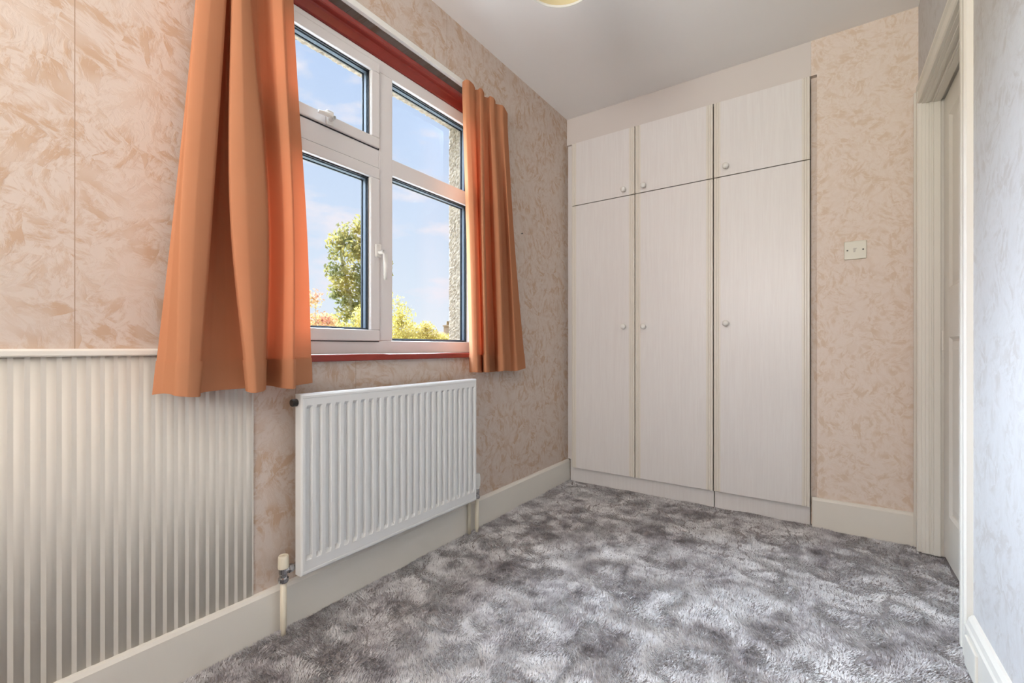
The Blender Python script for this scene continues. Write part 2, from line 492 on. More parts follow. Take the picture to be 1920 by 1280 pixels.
# ------------------------------------------------------------------ carpet
def vnoise(x, y, seed, sc):
    r = np.random.RandomState(seed); g = r.rand(128, 128)
    x, y = x * sc + 40, y * sc + 40
    xi, yi = np.floor(x).astype(int), np.floor(y).astype(int)
    fx, fy = x - xi, y - yi
    fx, fy = fx * fx * (3 - 2 * fx), fy * fy * (3 - 2 * fy)
    G = lambda a, b: g[a % 128, b % 128]
    return (G(xi, yi) * (1 - fx) + G(xi + 1, yi) * fx) * (1 - fy) + (G(xi, yi + 1) * (1 - fx) + G(xi + 1, yi + 1) * fx) * fy
def carpet_h(x, y):
    h = 0.5 * vnoise(x, y, 1, 9) + 0.3 * vnoise(x, y, 2, 21) + 0.2 * vnoise(x, y, 3, 47)
    return -0.010 + 0.010 * h
def parting(x, y, seed, sc, mseed):
    """distance to wandering lines where the pile parts, only inside some patches"""
    w = 0.035 * vnoise(x, y, 4, 14) + 0.012 * vnoise(x, y, 6, 45)
    f = lambda a, b: vnoise(a + w, b - w, seed, sc) - 0.5
    v = f(x, y); e = 0.002
    g = np.hypot((f(x + e, y) - v) / e, (f(x, y + e) - v) / e)
    return np.where(vnoise(x, y, mseed, 7) > 0.56, np.abs(v) / np.maximum(g, 2.5), 1.0)
nx, ny = 150, 330
xs = np.linspace(-0.02, W + 0.10, nx); ys = np.linspace(-1.91, 3.32, ny)
X, Y = np.meshgrid(xs, ys, indexing='ij')
Z = carpet_h(X, Y)
verts = np.stack([X, Y, Z], -1).reshape(-1, 3)
idx = np.arange(nx * ny).reshape(nx, ny)
faces = np.stack([idx[:-1, :-1], idx[1:, :-1], idx[1:, 1:], idx[:-1, 1:]], -1).reshape(-1, 4)
me = bpy.data.meshes.new('floor')
me.from_pydata(verts.tolist(), [], faces.tolist())
floor = struct('floor', me, M_carpet, 'grey mottled deep pile carpet', smooth=True)
# pile: short leaning tufts
rs = np.random.RandomState(5)
def make_pile():
    n1 = 760000
    x = rs.uniform(0.012, W + 0.066, n1); y = rs.uniform(-0.30, 2.712, n1)
    near = rs.rand(n1) < np.clip(1.35 - 0.30 * y, 0.4, 1.0) * np.where(y < 0.35, 0.5, 1.0)
    x, y = x[near], y[near]
    gap = np.minimum(parting(x, y, 21, 12, 23), parting(x, y, 22, 19, 24))
    keep = (gap > 0.0028 + 0.0012 * (y > 1.6)) & ((x < W - 0.012) | ((y > 1.9) & (y < 2.6))); x, y = x[keep], y[keep]; n = len(x)
    z = carpet_h(x, y) - 0.002
    ang = 2 * PI * (1.6 * vnoise(x, y, 11, 5.5) + 0.9 * vnoise(x, y, 12, 16)) + rs.normal(0, 0.5, n)
    lean = 0.35 + 0.6 * vnoise(x, y, 13, 12)
    L = rs.uniform(0.008, 0.0135, n)
    wd = rs.uniform(0.0016, 0.0030, n)
    dx, dy = np.cos(ang), np.sin(ang)
    rot = rs.uniform(0, PI, n); px, py = np.cos(rot), np.sin(rot)
    tip = np.stack([x + dx * L * np.sin(lean), y + dy * L * np.sin(lean), z + L * np.cos(lean)], -1)
    a = np.stack([x - px * wd, y - py * wd, z], -1); b = np.stack([x + px * wd, y + py * wd, z], -1)
    tip[:, 0] = np.maximum(tip[:, 0], 0.018)
    v = np.stack([a, b, tip], 1).reshape(-1, 3)
    me = bpy.data.meshes.new('carpet_pile')
    me.vertices.add(len(v)); me.vertices.foreach_set('co', v.astype(np.float32).ravel())
    me.loops.add(3 * n); me.loops.foreach_set('vertex_index', np.arange(3 * n, dtype=np.int32))
    me.polygons.add(n); me.polygons.foreach_set('loop_start', np.arange(0, 3 * n, 3, dtype=np.int32))
    me.polygons.foreach_set('loop_total', np.full(n, 3, dtype=np.int32))
    me.update(); me.validate()
    return me
o = obj('carpet_pile', make_pile(), M_pile, floor); o['kind'] = 'stuff'
struct('ground', B(((-90, -60, -3.2), (-0.5, 90, -2.8))), mat('lawn', lin(120, 128, 70), 0.9, 0.1, var=0.2, vscale=0.6), 'lawn behind the house')

struct('reflector', B(((-9, -6, -2.8), (-0.25, 11, -2.74))), mat('pale_bounce_surface', lin(206, 200, 190), 0.9, 0.1, var=0.08, vscale=1.5), 'added unseen pale patio below the window')  # unseen pale slab added to bounce daylight up to the ceiling
# ------------------------------------------------------------------ skirting, dado, door trim
SK = 0.137
skp = [(0.0, -0.012), (0.018, -0.012), (0.018, SK - 0.012), (0.012, SK - 0.003), (0.006, SK), (0.0, SK)]
struct('baseboard_left', prism(bmesh.new(), skp, 'Y', Y0, D + 0.012), M_gloss, 'white gloss skirting board below the radiator')
struct('baseboard_far', prism(bmesh.new(), [(D - a, b + 0.006) for a, b in skp], 'X', NIB - 0.020, W - 0.002), M_gloss, 'short white skirting board between wardrobe and door frame')
br = struct('baseboard_right', prism(bmesh.new(), [(W, -.012), (W - .020, -.012), (W - .020, .098), (W - .016, .104), (W - .013, .118), (W - .006, .128), (W, .130)], 'Y', Y0, 1.792), M_gloss, 'white moulded skirting board along the door wall')
obj('cable_cover', B(((W - 0.026, 1.655, 0.0), (W - 0.0195, 1.765, 0.082)), bev=0.002), M_gloss, br)
struct('baseboard_near', prism(bmesh.new(), [(Y0 + a, b) for a, b in skp], 'X', 0.018, W - 0.02), M_gloss, 'white skirting board under the added fill window')

PE = 0.676
dado = struct('trim_1', B(((0.0005, Y0, SK), (0.004, PE, 0.866))), M_panel, 'white ribbed dado panelling beside the radiator')
prof = [None] + [(0.0036 + 0.0007 * (1 - math.cos(2 * PI * t / 14)), 0.0248 * t / 14) for t in range(15)]
bm = bmesh.new(); prism(bm, prof[1:], 'Z', SK, 0.866)
rib = bpy.data.meshes.new('slat'); bmesh.ops.recalc_face_normals(bm, faces=bm.faces[:]); bm.to_mesh(bm and rib); bm.free()
rib.materials.append(M_panel)
for p in rib.polygons: p.use_smooth = len(p.vertices) == 4
nrib = 40
for i in range(nrib):
    o = bpy.data.objects.new('slat', rib); COL.objects.link(o)
    o.location = (0, PE - 0.0248 * (i + 1), 0); o.parent = dado
struct('trim_2', prism(bmesh.new(), [(0.0, 0.866), (0.014, 0.866), (0.017, 0.869), (0.017, 0.879), (0.013, 0.884), (0.0, 0.884)], 'Y', Y0, PE + 0.002), M_gloss, 'narrow white dado rail capping the ribbed panelling')

# door lining, architrave and door
XF = W - 0.016                       # architrave face
JF, JN, HD = 2.612, 1.884, 1.942     # far jamb, near jamb, head
XD = W + 0.068                       # door face
def arch_prof(y_in, sgn):            # (x,y) section from inner edge outwards
    pts = [(W, 0), (XF + .004, 0), (XF, .004), (XF, .020), (XF + .003, .024), (XF + .003, .052), (XF - .003, .058), (XF - .003, .070), (XF + .002, .076), (W, .076)]
    return [(x, y_in + sgn * t) for x, t in pts]
frame = struct('trim_3', prism(bmesh.new(), arch_prof(JF + .006, 1), 'Z', 0.0, HD + .08), M_gloss, 'white moulded door architrave and lining')
obj('architrave', prism(bmesh.new(), arch_prof(JN - .006, -1), 'Z', 0.0, HD + .08), M_gloss, frame)
obj('architrave', prism(bmesh.new(), [(x, z) for x, z in arch_prof(HD + .006, 1)], 'Y', JN - .006, JF + .006), M_gloss, frame)
lin_f = [(W - .001, JF), (W + .119, JF), (W + .119, JF + .0125), (W - .001, JF + .0125)]
obj('jamb_lining', prism(bmesh.new(), lin_f, 'Z', 0.0, HD + .012), M_gloss, frame)
obj('jamb_lining', prism(bmesh.new(), [(x, JN - (y - JF)) for x, y in lin_f], 'Z', 0.0, HD + .012), M_gloss, frame)
obj('head_lining', B(((W - .001, JN, HD), (W + .119, JF, HD + .0125))), M_gloss, frame)
# moulded beads that step the far and near jambs
for a, b, t in ((0.010, 0.022, .004), (0.030, 0.036, .007), (0.036, 0.058, .010)):
    obj('jamb_bead', B(((W + a, JF - t, 0.0), (W + b, JF, HD)), bev=0.0015), M_gloss, frame)
    obj('jamb_bead', B(((W + a, JN, 0.0), (W + b, JN + t, HD)), bev=0.0015), M_gloss, frame)
    obj('head_bead', B(((W + a, JN + .01, HD - t), (W + b, JF - .01, HD)), bev=0.0015), M_gloss, frame)

door = empty('door_1', (XD, (JF + JN) / 2, 0)); tag(door, 'white panelled door set in the door frame', None, None, 'structure')
DZ0, DZ1 = 0.010, 1.932
dy0, dy1 = JN + .003, JF - .003
st = 0.095
pan = [(0.20, 0.93), (1.13, 1.835)]
obj('stile', B(((XD, dy0, DZ0), (XD + .040, dy0 + st, DZ1)), bev=.0015), M_gloss, door)
obj('stile', B(((XD, dy1 - st, DZ0), (XD + .040, dy1, DZ1)), bev=.0015), M_gloss, door)
obj('rail', B(((XD, dy0 + st, DZ0), (XD + .040, dy1 - st, pan[0][0]))), M_gloss, door)
obj('rail', B(((XD, dy0 + st, pan[0][1]), (XD + .040, dy1 - st, pan[1][0]))), M_gloss, door)
obj('rail', B(((XD, dy0 + st, pan[1][1]), (XD + .040, dy1 - st, DZ1))), M_gloss, door)
for z0, z1 in pan:
    bm = bmesh.new(); a0, a1 = dy0 + st, dy1 - st
    loops = []
    for ins, dx in ((0, 0.0), (.010, .009), (.018, .010), (.050, .003)):
        loops.append([bm.verts.new((XD + dx, y, z)) for y, z in ((a0+ins, z0+ins), (a1-ins, z0+ins), (a1-ins, z1-ins), (a0+ins, z1-ins))])
    for p, q in zip(loops, loops[1:]):
        for i in range(4): bm.faces.new((p[i], p[(i+1) % 4], q[(i+1) % 4], q[i]))
    bm.faces.new(loops[-1])
    obj('panel', bm, M_gloss, door)
hg = bmesh.new(); lathe(hg, [(0, 0), (.0055, 0), (.0055, .085), (0, .085)], (XD - .004, JF - .004, 0.875), 'Z', 12)
obj('hinge', hg, M_gloss, door)

# ------------------------------------------------------------------ window_1
win = empty('window_1', (-0.05, 1.22, 0.86)); tag(win, 'white plastic casement window with four lights', None, None, 'structure')
FX0, FX1 = -0.110, -0.048
y0, y1, z0, z1 = 0.645, 1.797, 0.8625, 2.048
MU0, MU1 = 1.186, 1.254
bm = bmesh.new(); ring(bm, 'X', FX0, FX1, y0, y1, z0, z1, 0.052, 0.003)
obj('outer_frame', bm, M_upvc, win)
obj('mullion', B(((FX0, MU0, z0 + .052), (FX1 + .001, MU1, z1 - .052)), bev=.003), M_upvc, win)
obj('transom', B(((FX0, y0 + .052, 1.606), (FX1, MU0, 1.680)), bev=.003), M_upvc, win)
obj('transom', B(((FX0, MU1, 1.600), (FX1, y1 - .052, 1.667)), bev=.003), M_upvc, win)
GX = -0.082
def pane(a0, a1, b0, b1, parent, gx):
    """glazed opening: dark gasket, spacer and two sheets of glass"""
    bm = bmesh.new(); ring(bm, 'X', gx + .012, gx + .017, a0 - .003, a1 + .003, b0 - .003, b1 + .003, .0075)
    obj('gasket', bm, M_gasket, parent)
    bm = bmesh.new(); ring(bm, 'X', gx - .008, gx + .008, a0 - .003, a1 + .003, b0 - .003, b1 + .003, .0105)
    obj('spacer', bm, M_spacer, parent)
    bm = bmesh.new(); ring(bm, 'X', gx - .018, gx - .013, a0 - .003, a1 + .003, b0 - .003, b1 + .003, .0125)
    obj('gasket', bm, M_gasket, parent)
    for xx in (gx - .0105, gx + .0105):
        bm = bmesh.new()
        bm.faces.new([bm.verts.new((xx, a, b)) for a, b in ((a0 - .003, b0 - .003), (a1 + .003, b0 - .003), (a1 + .003, b1 + .003), (a0 - .003, b1 + .003))])
        obj('glass', bm, M_glass, parent)
def sash(name, a0, a1, b0, b1, w):
    bm = bmesh.new(); ring(bm, 'X', FX0 + .012, FX1 + .010, a0, a1, b0, b1, w, .004)
    s_ = obj(name, bm, M_upvc, win)
    bm = bmesh.new(); ring(bm, 'X', FX1 - .0005, FX1 + .0006, a0 - .0035, a1 + .0035, b0 - .0035, b1 + .0035, .006)
    obj('seal', bm, M_gasket, s_)
    pane(a0 + w, a1 - w, b0 + w, b1 - w, s_, -0.070)
    return s_
lowsash = sash('casement_sash', 0.697, 1.1825, 0.9125, 1.6035, 0.044)
topsash = sash('fanlight_sash', 0.697, 1.1825, 1.6835, 2.0225, 0.040)
pane(MU1, y1 - .052, z0 + .054, 1.600, win, GX)
pane(MU1, y1 - .052, 1.667, z1 - .052, win, GX)
# handles
def handle(parent, y, z, horizontal=False):
    hx = FX1 + .010
    bm = B(((hx, y - .014, z - .020), (hx + .012, y + .014, z + .032)), bev=.004)
    hb = obj('handle', bm, M_plastic, parent)
    bm = bmesh.new()
    if not horizontal:
        tube(bm, [(hx + .006, y, z), (hx + .034, y + .003, z - .002), (hx + .042, y + .006, z - .012), (hx + .043, y + .007, z - .060), (hx + .041, y + .007, z - .112)], [.009, .0095, .009, .008, .006], 10)
    else:
        tube(bm, [(hx + .006, y, z), (hx + .030, y, z + .002), (hx + .034, y - .010, z + .002), (hx + .035, y - .035, z - .001), (hx + .034, y - .060, z - .003)], [.009, .0095, .009, .008, .006], 10)
    obj('lever', bm, M_plastic, hb, True)
handle(lowsash, 1.168, 1.265)
handle(topsash, 0.955, 1.702, True)
# timber surround and sill of the old frame
obj('timber_head', prism(bmesh.new(), [(-.109, 2.0485), (-.044, 2.0485), (-.040, 2.052), (-.034, 2.078), (-.029, 2.084), (-.010, 2.086), (-.008, 2.090), (-.008, 2.106), (-.012, 2.110), (-.085, 2.112), (-.085, 2.1495), (-.109, 2.1495)], 'Y', WIN[0] + .001, WIN[1] - .001), M_timber, win)
obj('timber_sill', B(((-.046, WIN[0] - .03, 0.8385), (.024, WIN[1] + .03, 0.8620)), bev=.004), M_timber, win)
for a, b in ((WIN[0] + .001, .6445), (1.7975, WIN[1] - .001)):
    obj('timber_jamb', B(((-.109, a, .8625), (-.006, b, 2.0484))), M_timber, win)
# plain window added behind the camera to hold the fill light
w2 = empty('fill_window', (0.98, Y0 - .06, 0.93)); tag(w2, 'unseen white window added for fill light opposite the wardrobe', None, None, 'structure')
fr = bmesh.new()
for lo, hi in (((.361, Y0-.10, .931), (1.599, Y0-.04, .98)), ((.361, Y0-.10, 2.12), (1.599, Y0-.04, 2.169)), ((.361, Y0-.10, .98), (.41, Y0-.04, 2.12)), ((1.55, Y0-.10, .98), (1.599, Y0-.04, 2.12))):
    box(fr, lo, hi)
obj('outer_frame', fr, M_upvc, w2)
bm = bmesh.new(); bm.faces.new([bm.verts.new(c) for c in ((.41, Y0-.07, .98), (1.55, Y0-.07, .98), (1.55, Y0-.07, 2.12), (.41, Y0-.07, 2.12))])
obj('glass', bm, M_glass, w2)

# ------------------------------------------------------------------ curtain track and curtains
track = empty('curtain_track', (0.0, 1.22, 2.14)); tag(track, 'white curtain track fixed above the window', 'curtain track')
obj('rail', prism(bmesh.new(), [(.004, 2.128), (.020, 2.128), (.022, 2.132), (.022, 2.150), (.019, 2.154), (.004, 2.154)], 'Y', .46, 1.985), M_plastic, track)
for yy in (.50, .98, 1.46, 1.94):
    obj('bracket', B(((.0, yy - .012, 2.134), (.0045, yy + .012, 2.162)), bev=.001), M_plastic, track)

def catmull(P, n):
    P = [P[0]] + list(P) + [P[-1]]
    out = []
    m = len(P) - 3
    for i in range(n + 1):
        t = i / n * m; k = min(int(t), m - 1); t -= k
        a, b, c, d = P[k:k+4]
        out.append(tuple(0.45 * (b[q] * (1 - t) + c[q] * t) + 0.55 * 0.5 * ((2*b[q]) + (-a[q] + c[q])*t + (2*a[q] - 5*b[q] + 4*c[q] - d[q])*t*t + (-a[q] + 3*b[q] - 3*c[q] + d[q])*t**3) for q in range(2)))
    return out
def curtain(name, levels, label, zb, zt, hem, group):
    """levels: list of (z, [(u,x)...]) ordered from top to bottom; u are photo columns of each fold"""
    n = 276
    L = [(z, catmull([(k_of(u) * (CX - x), x) for u, x in pts], n)) for z, pts in levels]
    def row(z):
        for i in range(len(L) - 1):
            (za, A), (zc, C_) = L[i], L[i + 1]
            if za >= z >= zc:
                zp, Pv = L[max(i - 1, 0)]; zn, Nx = L[min(i + 2, len(L) - 1)]
                d = zc - za; t = (z - za) / d; t2, t3 = t * t, t ** 3
                h = (2*t3 - 3*t2 + 1, t3 - 2*t2 + t, 3*t2 - 2*t3, t3 - t2)
                return [tuple(h[0]*a[q] + h[1]*d*(c[q] - p[q])/(zc - zp) + h[2]*c[q] + h[3]*d*(e_[q] - a[q])/(zn - za) for q in (0, 1))
                        for p, a, c, e_ in zip(Pv, A, C_, Nx)]
        return L[0][1] if z > L[0][0] else L[-1][1]
    def sheet(za, zb_, rows, off=0.0):
        vs_, fs = [], []
        for j in range(rows + 1):
            z = za + (zb_ - za) * j / rows
            r = row(z)
            for i, (y, x) in enumerate(r):
                p, q = r[max(i-1, 0)], r[min(i+1, n)]
                ty, tx = q[0] - p[0], q[1] - p[1]; ln = math.hypot(ty, tx) or 1
                vs_.append((x + off * ty / ln, y - off * tx / ln, z + 0.004 * math.sin(i * .07) * (1 if j == rows else 0)))
        for j in range(rows):
            for i in range(n):
                a = j * (n + 1) + i
                fs.append((a, a + 1, a + n + 2, a + n + 1))
        me = bpy.data.meshes.new(name); me.from_pydata(vs_, [], fs); return me
    c = obj(name, sheet(zt, zb, 46), M_curtain, None, True)
    tag(c, label, 'curtain', group)
    obj('hem', sheet(zb + hem, zb + .0006, 3, .0022), M_curtain, c, True)
    obj('heading_tape', sheet(zt - .001, zt - .07, 3, -.0025), M_curtain, c, True)
    return c
def lv(cols, xs): return list(zip(cols, xs))
def folds(tab):
    return [[r[i] for r in tab] for i in range(6)]
# columns of each fold edge at top / middle / hem, and its stand-off from the wall there
lt, lm, lb, lxt, lx, lxb = folds([
    (370, 327, 286, .036, .036, .036), (374, 333, 306, .045, .050, .055), (372, 338, 322, .070, .110, .110), (374, 341, 330, .092, .145, .145),
    (398, 368, 351, .100, .155, .155), (423, 396, 371, .095, .148, .150), (427, 400, 374, .085, .125, .130), (424, 394, 368, .050, .060, .085),
    (429, 408, 392, .036, .036, .075), (432, 420, 430, .036, .036, .080), (438, 436, 466, .048, .055, .090), (433, 430, 462, .080, .125, .125),
    (437, 434, 468, .092, .148, .148), (452, 462, 480, .100, .158, .158), (468, 499, 492, .092, .145, .145), (471, 503, 497, .075, .110, .110),
    (466, 496, 488, .045, .050, .050), (482, 506, 500, .036, .036, .036), (496, 514, 512, .050, .060, .060), (512, 532, 530, .080, .115, .115),
    (530, 549, 549, .090, .132, .132), (535, 552, 553, .080, .110, .110), (533, 549, 549, .050, .060, .060), (553, 576, 585, .032, .030, .030)])
ltt = [378 + (u - 370) * .93 for u in lt]
curtain('curtain', [(2.136, lv(ltt, lxt)), (1.88, lv(lt, [.3 * a + .7 * b for a, b in zip(lx, lxt)])), (1.26, lv(lm, lx)), (.768, lv(lb, lxb))],
        'orange cotton curtain hanging over the ribbed dado panelling', .768, 2.136, .085, 'pair of curtains at the window')
rt, rm, rb, rxt, rx, rxb = folds([
    (867, 874, 881, .030, .030, .030), (873, 880, 887, .055, .075, .075), (880, 889, 895, .065, .098, .098), (888, 895, 902, .060, .085, .085),
    (891, 897, 904, .045, .055, .055), (889, 895, 901, .036, .036, .036), (896, 900, 906, .050, .070, .070), (900, 903, 909, .068, .125, .125),
    (905, 908, 914, .070, .132, .132), (908, 910, 917, .055, .090, .090), (906, 909, 915, .040, .045, .045), (914, 920, 929, .045, .055, .055),
    (919, 927, 935, .065, .110, .110), (926, 936, 944, .070, .130, .130), (929, 940, 947, .058, .090, .090), (927, 938, 945, .042, .050, .050),
    (936, 948, 958, .055, .070, .070), (944, 956, 970, .066, .105, .105), (952, 965, 985, .040, .036, .036)])
curtain('curtain', [(2.132, lv(rt, rxt)), (2.05, lv(rt, rxt)), (1.45, lv(rm, rx)), (.768, lv(rb, rxb))],
        'orange cotton curtain hanging between the window and the wardrobe', .768, 2.132, .085, 'pair of curtains at the window')

# ------------------------------------------------------------------ radiator
rad = empty('radiator', (0.08, 1.198, 0.0)); tag(rad, 'white steel panel radiator under the window', 'radiator')
RY0, RY1, RZ0, RZ1, RXF, RXB = .775, 1.621, .183, .738, .100, .062
def rad_panel():
    pitch = .0333; ncha = 25
    m0 = (RY1 - RY0 - pitch * ncha) / 2
    cols = [(RY0, 1.0), (RY0 + .003, 0.0), (RY0 + .010, .0), (RY0 + .011, .25), (RY0 + .015, .25), (RY0 + .016, 0.0)]
    cols = [(RY0, .0), (RY0 + .006, .0)]
    for i in range(ncha):
        c = RY0 + m0 + pitch * (i + .5)
        for d_, v in ((-.0105, 0), (-.0068, 1), (.0068, 1), (.0105, 0)): cols.append((c + d_, v))
    cols += [(RY1 - .006, 0), (RY1, 0)]
    rows = [(RZ0, 0), (RZ0 + .040, 0), (RZ0 + .052, 1), (RZ1 - .043, 1), (RZ1 - .032, 0), (RZ1, 0)]
    bm = bmesh.new(); V = []
    for y, a in cols:
        V.append([bm.verts.new((RXF - .0115 * min(a, b), y, z)) for z, b in rows])
    for i in range(len(cols) - 1):
        for j in range(len(rows) - 1):
            bm.faces.new((V[i][j], V[i+1][j], V[i+1][j+1], V[i][j+1]))
    # returned rim around the face
    rim = [V[i][0] for i in range(len(cols))] + [V[-1][j] for j in range(1, len(rows))] + [V[i][-1] for i in range(len(cols) - 2, -1, -1)] + [V[0][j] for j in range(len(rows) - 2, 0, -1)]
    prev = rim
    for ins, xx in ((-.003, RXF - .002), (-.004, RXF - .006), (-.004, RXB + .006), (0, RXB)):
        cur = []
        for v in rim:
            y, z = v.co.y, v.co.z
            yy = RY0 + ins if abs(y - RY0) < 1e-6 else (RY1 - ins if abs(y - RY1) < 1e-6 else y)
            zz = RZ0 + ins if abs(z - RZ0) < 1e-6 else (RZ1 - ins if abs(z - RZ1) < 1e-6 else z)
            cur.append(bm.verts.new((xx, yy, zz)))
        for a in range(len(prev)):
            b = (a + 1) % len(prev)
            bm.faces.new((prev[a], prev[b], cur[b], cur[a]))
        prev = cur
    bm.faces.new(prev)
    return bm
obj('front_panel', rad_panel(), M_radiator, rad)
# raised border line pressed round the face
bm = bmesh.new(); ring(bm, 'X', RXF - .001, RXF + .0016, RY0 + .0005, RY1 - .0005, RZ0 + .0005, RZ1 - .0005, .009, .0012)
obj('rim', bm, M_radiator, rad)
fin = bmesh.new()
for i in range(34):
    yy = RY0 + .04 + i * .0226
    box(fin, (.034, yy, RZ0 + .06), (RXB + .001, yy + .0012, RZ1 - .06))
obj('convector_fins', fin, M_radiator, rad)
for yy in (.93, 1.45):
    obj('bracket', B(((.0006, yy, RZ0 + .05), (RXB + .001, yy + .004, RZ1 - .05))), M_radiator, rad)
bm = bmesh.new(); lathe(bm, [(0, 0), (.0105, 0), (.012, .003), (.012, .016), (.009, .019), (0, .019)], (.076, RY0 - .0215, .716), 'Y', 16)
obj('bleed_plug', bm, M_black, rad, False)
PX = .046
def valve(yv, sgn, trv):
    """pipe up from the floor, valve body, cap and tail into the radiator end"""
    bm = bmesh.new(); tube(bm, [(PX, yv, -.004), (PX, yv, .012), (PX, yv, .018), (PX, yv, .168)], [.0075, .0075, .0095, .0095], 14)
    obj('pipe', bm, M_pipe, rad, True)
    bm = bmesh.new(); lathe(bm, [(0, .160), (.0135, .160), (.0155, .164), (.0155, .174), (.0115, .177), (.0115, .184), (.013, .188), (.013, .206), (0, .206)], (PX, yv, 0), 'Z', 6 if False else 16)
    body = obj('valve_body', bm, M_chrome, rad, False)
    bm = bmesh.new(); lathe(bm, [(0, 0), (.009, 0), (.009, .012), (.0135, .014), (.0135, .026), (.010, .028), (.010, .036), (.0125, .038), (.0125, .052), (0, .052)] if sgn > 0 else [(0, 0), (.009, 0), (.009, -.012), (.0135, -.014), (.0135, -.026), (.010, -.028), (.010, -.052), (.0125, -.054), (.0125, -.068), (0, -.068)], (PX + .004, yv, .197), 'Y', 12)
    obj('tail', bm, M_chrome, body, False)
    bm = bmesh.new()
    if not trv: lathe(bm, [(0, .204), (.0150, .204), (.0160, .208), (.0150, .240), (.0135, .243), (.004, .243), (.004, .236), (0, .236)], (PX, yv, 0), 'Z', 18)
    else: lathe(bm, [(0, .204), (.011, .204), (.013, .210), (.013, .216), (.017, .222), (.018, .252), (.0165, .270), (.013, .280), (0, .282)], (PX, yv, 0), 'Z', 18)
    obj('valve_cap', bm, M_pipe if not trv else M_plastic, rad, False)
valve(.745, 1, False)
valve(1.692, -1, True)
bm = bmesh.new(); tube(bm, [(.030, 1.655, -.004), (.030, 1.655, .15), (.03, 1.655, .19)], .0085, 12)
obj('pipe', bm, M_pipe, rad, True)

# ------------------------------------------------------------------ fitted wardrobes
DFY = 2.686; DT = 0.018
ZT, ZS, ZB = 2.236, 1.8235, 0.094
def knob(bm, x, z):
    lathe(bm, [(0, .0), (.010, 0), (.0085, -.004), (.0065, -.010), (.0085, -.015), (.0145, -.020), (.0165, -.026), (.0150, -.032), (.009, -.036), (0, -.037)], (x, DFY - .0005, z), 'Y', 20)
    return bm
def wardrobe(name, xs_, knobs, label):
    root = empty(name, ((xs_[0] + xs_[-1]) / 2, DFY + .03, 0)); tag(root, label, 'wardrobe')
    xa, xb = xs_[0], xs_[-1]
    c0 = D + .0305
    obj('carcass', B(((xa + .001, c0, ZB), (xb - .001, 3.24, 2.245))), M_dark, root)
    obj('plinth', B(((xa + .002, D + .014, -.012), (xb - .002, D + .030, ZB - .010)), bev=.001), M_wood, root)
    for (x0, x1), (kx, ku, kl) in zip(zip(xs_, xs_[1:]), knobs):
        for za, zb_, kz in ((ZS + .0026, ZT, ku), (ZB, ZS - .0026, kl)):
            a, b = x0 + .0022, x1 - .0022
            d = obj('door', B(((a + .034, DFY, za), (b - .034, DFY + DT, zb_))), M_wood, root)
            for p, q, s in ((a, a + .034, 1), (b - .034, b, -1)):
                pr = [(0, DT), (0, .004), (.003, 0), (.011, 0), (.013, .003), (.015, 0), (.021, 0), (.023, .003), (.0255, .0), (.0338, .0), (.0338, DT)]
                pr = [((p + t) if s > 0 else (q - t), DFY + y) for t, y in pr]
                obj('edge_moulding', prism(bmesh.new(), pr, 'Z', za, zb_), M_mould, d)
            obj('knob', knob(bmesh.new(), kx, kz), M_plastic, d, True)
    return root
wardrobe('double_wardrobe', (.044, .475, .920), ((.410, 1.859, 1.017), (.534, 1.859, 1.015)), 'white woodgrain double fitted wardrobe beside the window wall')
wardrobe('single_wardrobe', (.9205, 1.3695), ((.986, 1.872, 1.019),), 'white woodgrain single fitted wardrobe next to the light switch wall')
struct('trim_4', B(((.001, D + .0005, 2.2455), (1.3715, D + .03, H - .0005))), mat('filler_paint', lin(216, 208, 202), .55, .3, var=.01), 'plain pale filler panel between wardrobes and ceiling')
struct('trim_5', B(((.0185, D + .018, -.012), (.0435, D + .04, 2.245)), ((.001, D + .018, SK), (.0185, D + .04, 2.245))), M_wood, 'narrow white scribe strip between wardrobe and window wall')

# ------------------------------------------------------------------ switch plate
sw = empty('wall_plate', (1.547, D, 1.352)); tag(sw, 'square ivory wiring plate with two screws on the papered wall', 'wall plate')
sw.rotation_euler = (0, 0, 0)
sm = B(((1.547 - .043, D - .011, 1.352 - .043), (1.547 + .043, D - .0002, 1.352 + .043)), bev=.003)
obj('plate', sm, M_switch, sw)
for dx in (-.030, .030):
    bm = bmesh.new(); lathe(bm, [(0, 0), (.0038, 0), (.0036, -.0010), (0, -.0013)], (1.547 + dx, D - .0108, 1.352), 'Y', 12)
    obj('screw', bm, M_screw, sw)
bm = bmesh.new()
for i, (w_, z_) in enumerate(((.014, .0075), (.011, .0035), (.008, -.0005), (.009, -.0045), (.007, -.0085))):
    box(bm, (1.540, D - .0116, 1.352 + z_ - .001), (1.540 + w_, D - .0108, 1.352 + z_ + .001))
obj('moulded_mark', bm, M_mark, sw)

# small nails left in the paper
for yy, zz, t in ((2.148, 1.538, 'thin dark nail in the paper beside the curtain'), (2.491, 1.518, 'small pale nail in the paper close to the wardrobe')):
    bm = bmesh.new(); lathe(bm, [(0, 0), (.0018, 0), (.0018, .010), (.0034, .0105), (.0034, .0125), (0, .013)], (-.001, yy, zz), 'X', 10)
    tag(obj('nail', bm, M_black if yy < 2.3 else M_pipe), t, 'nail')

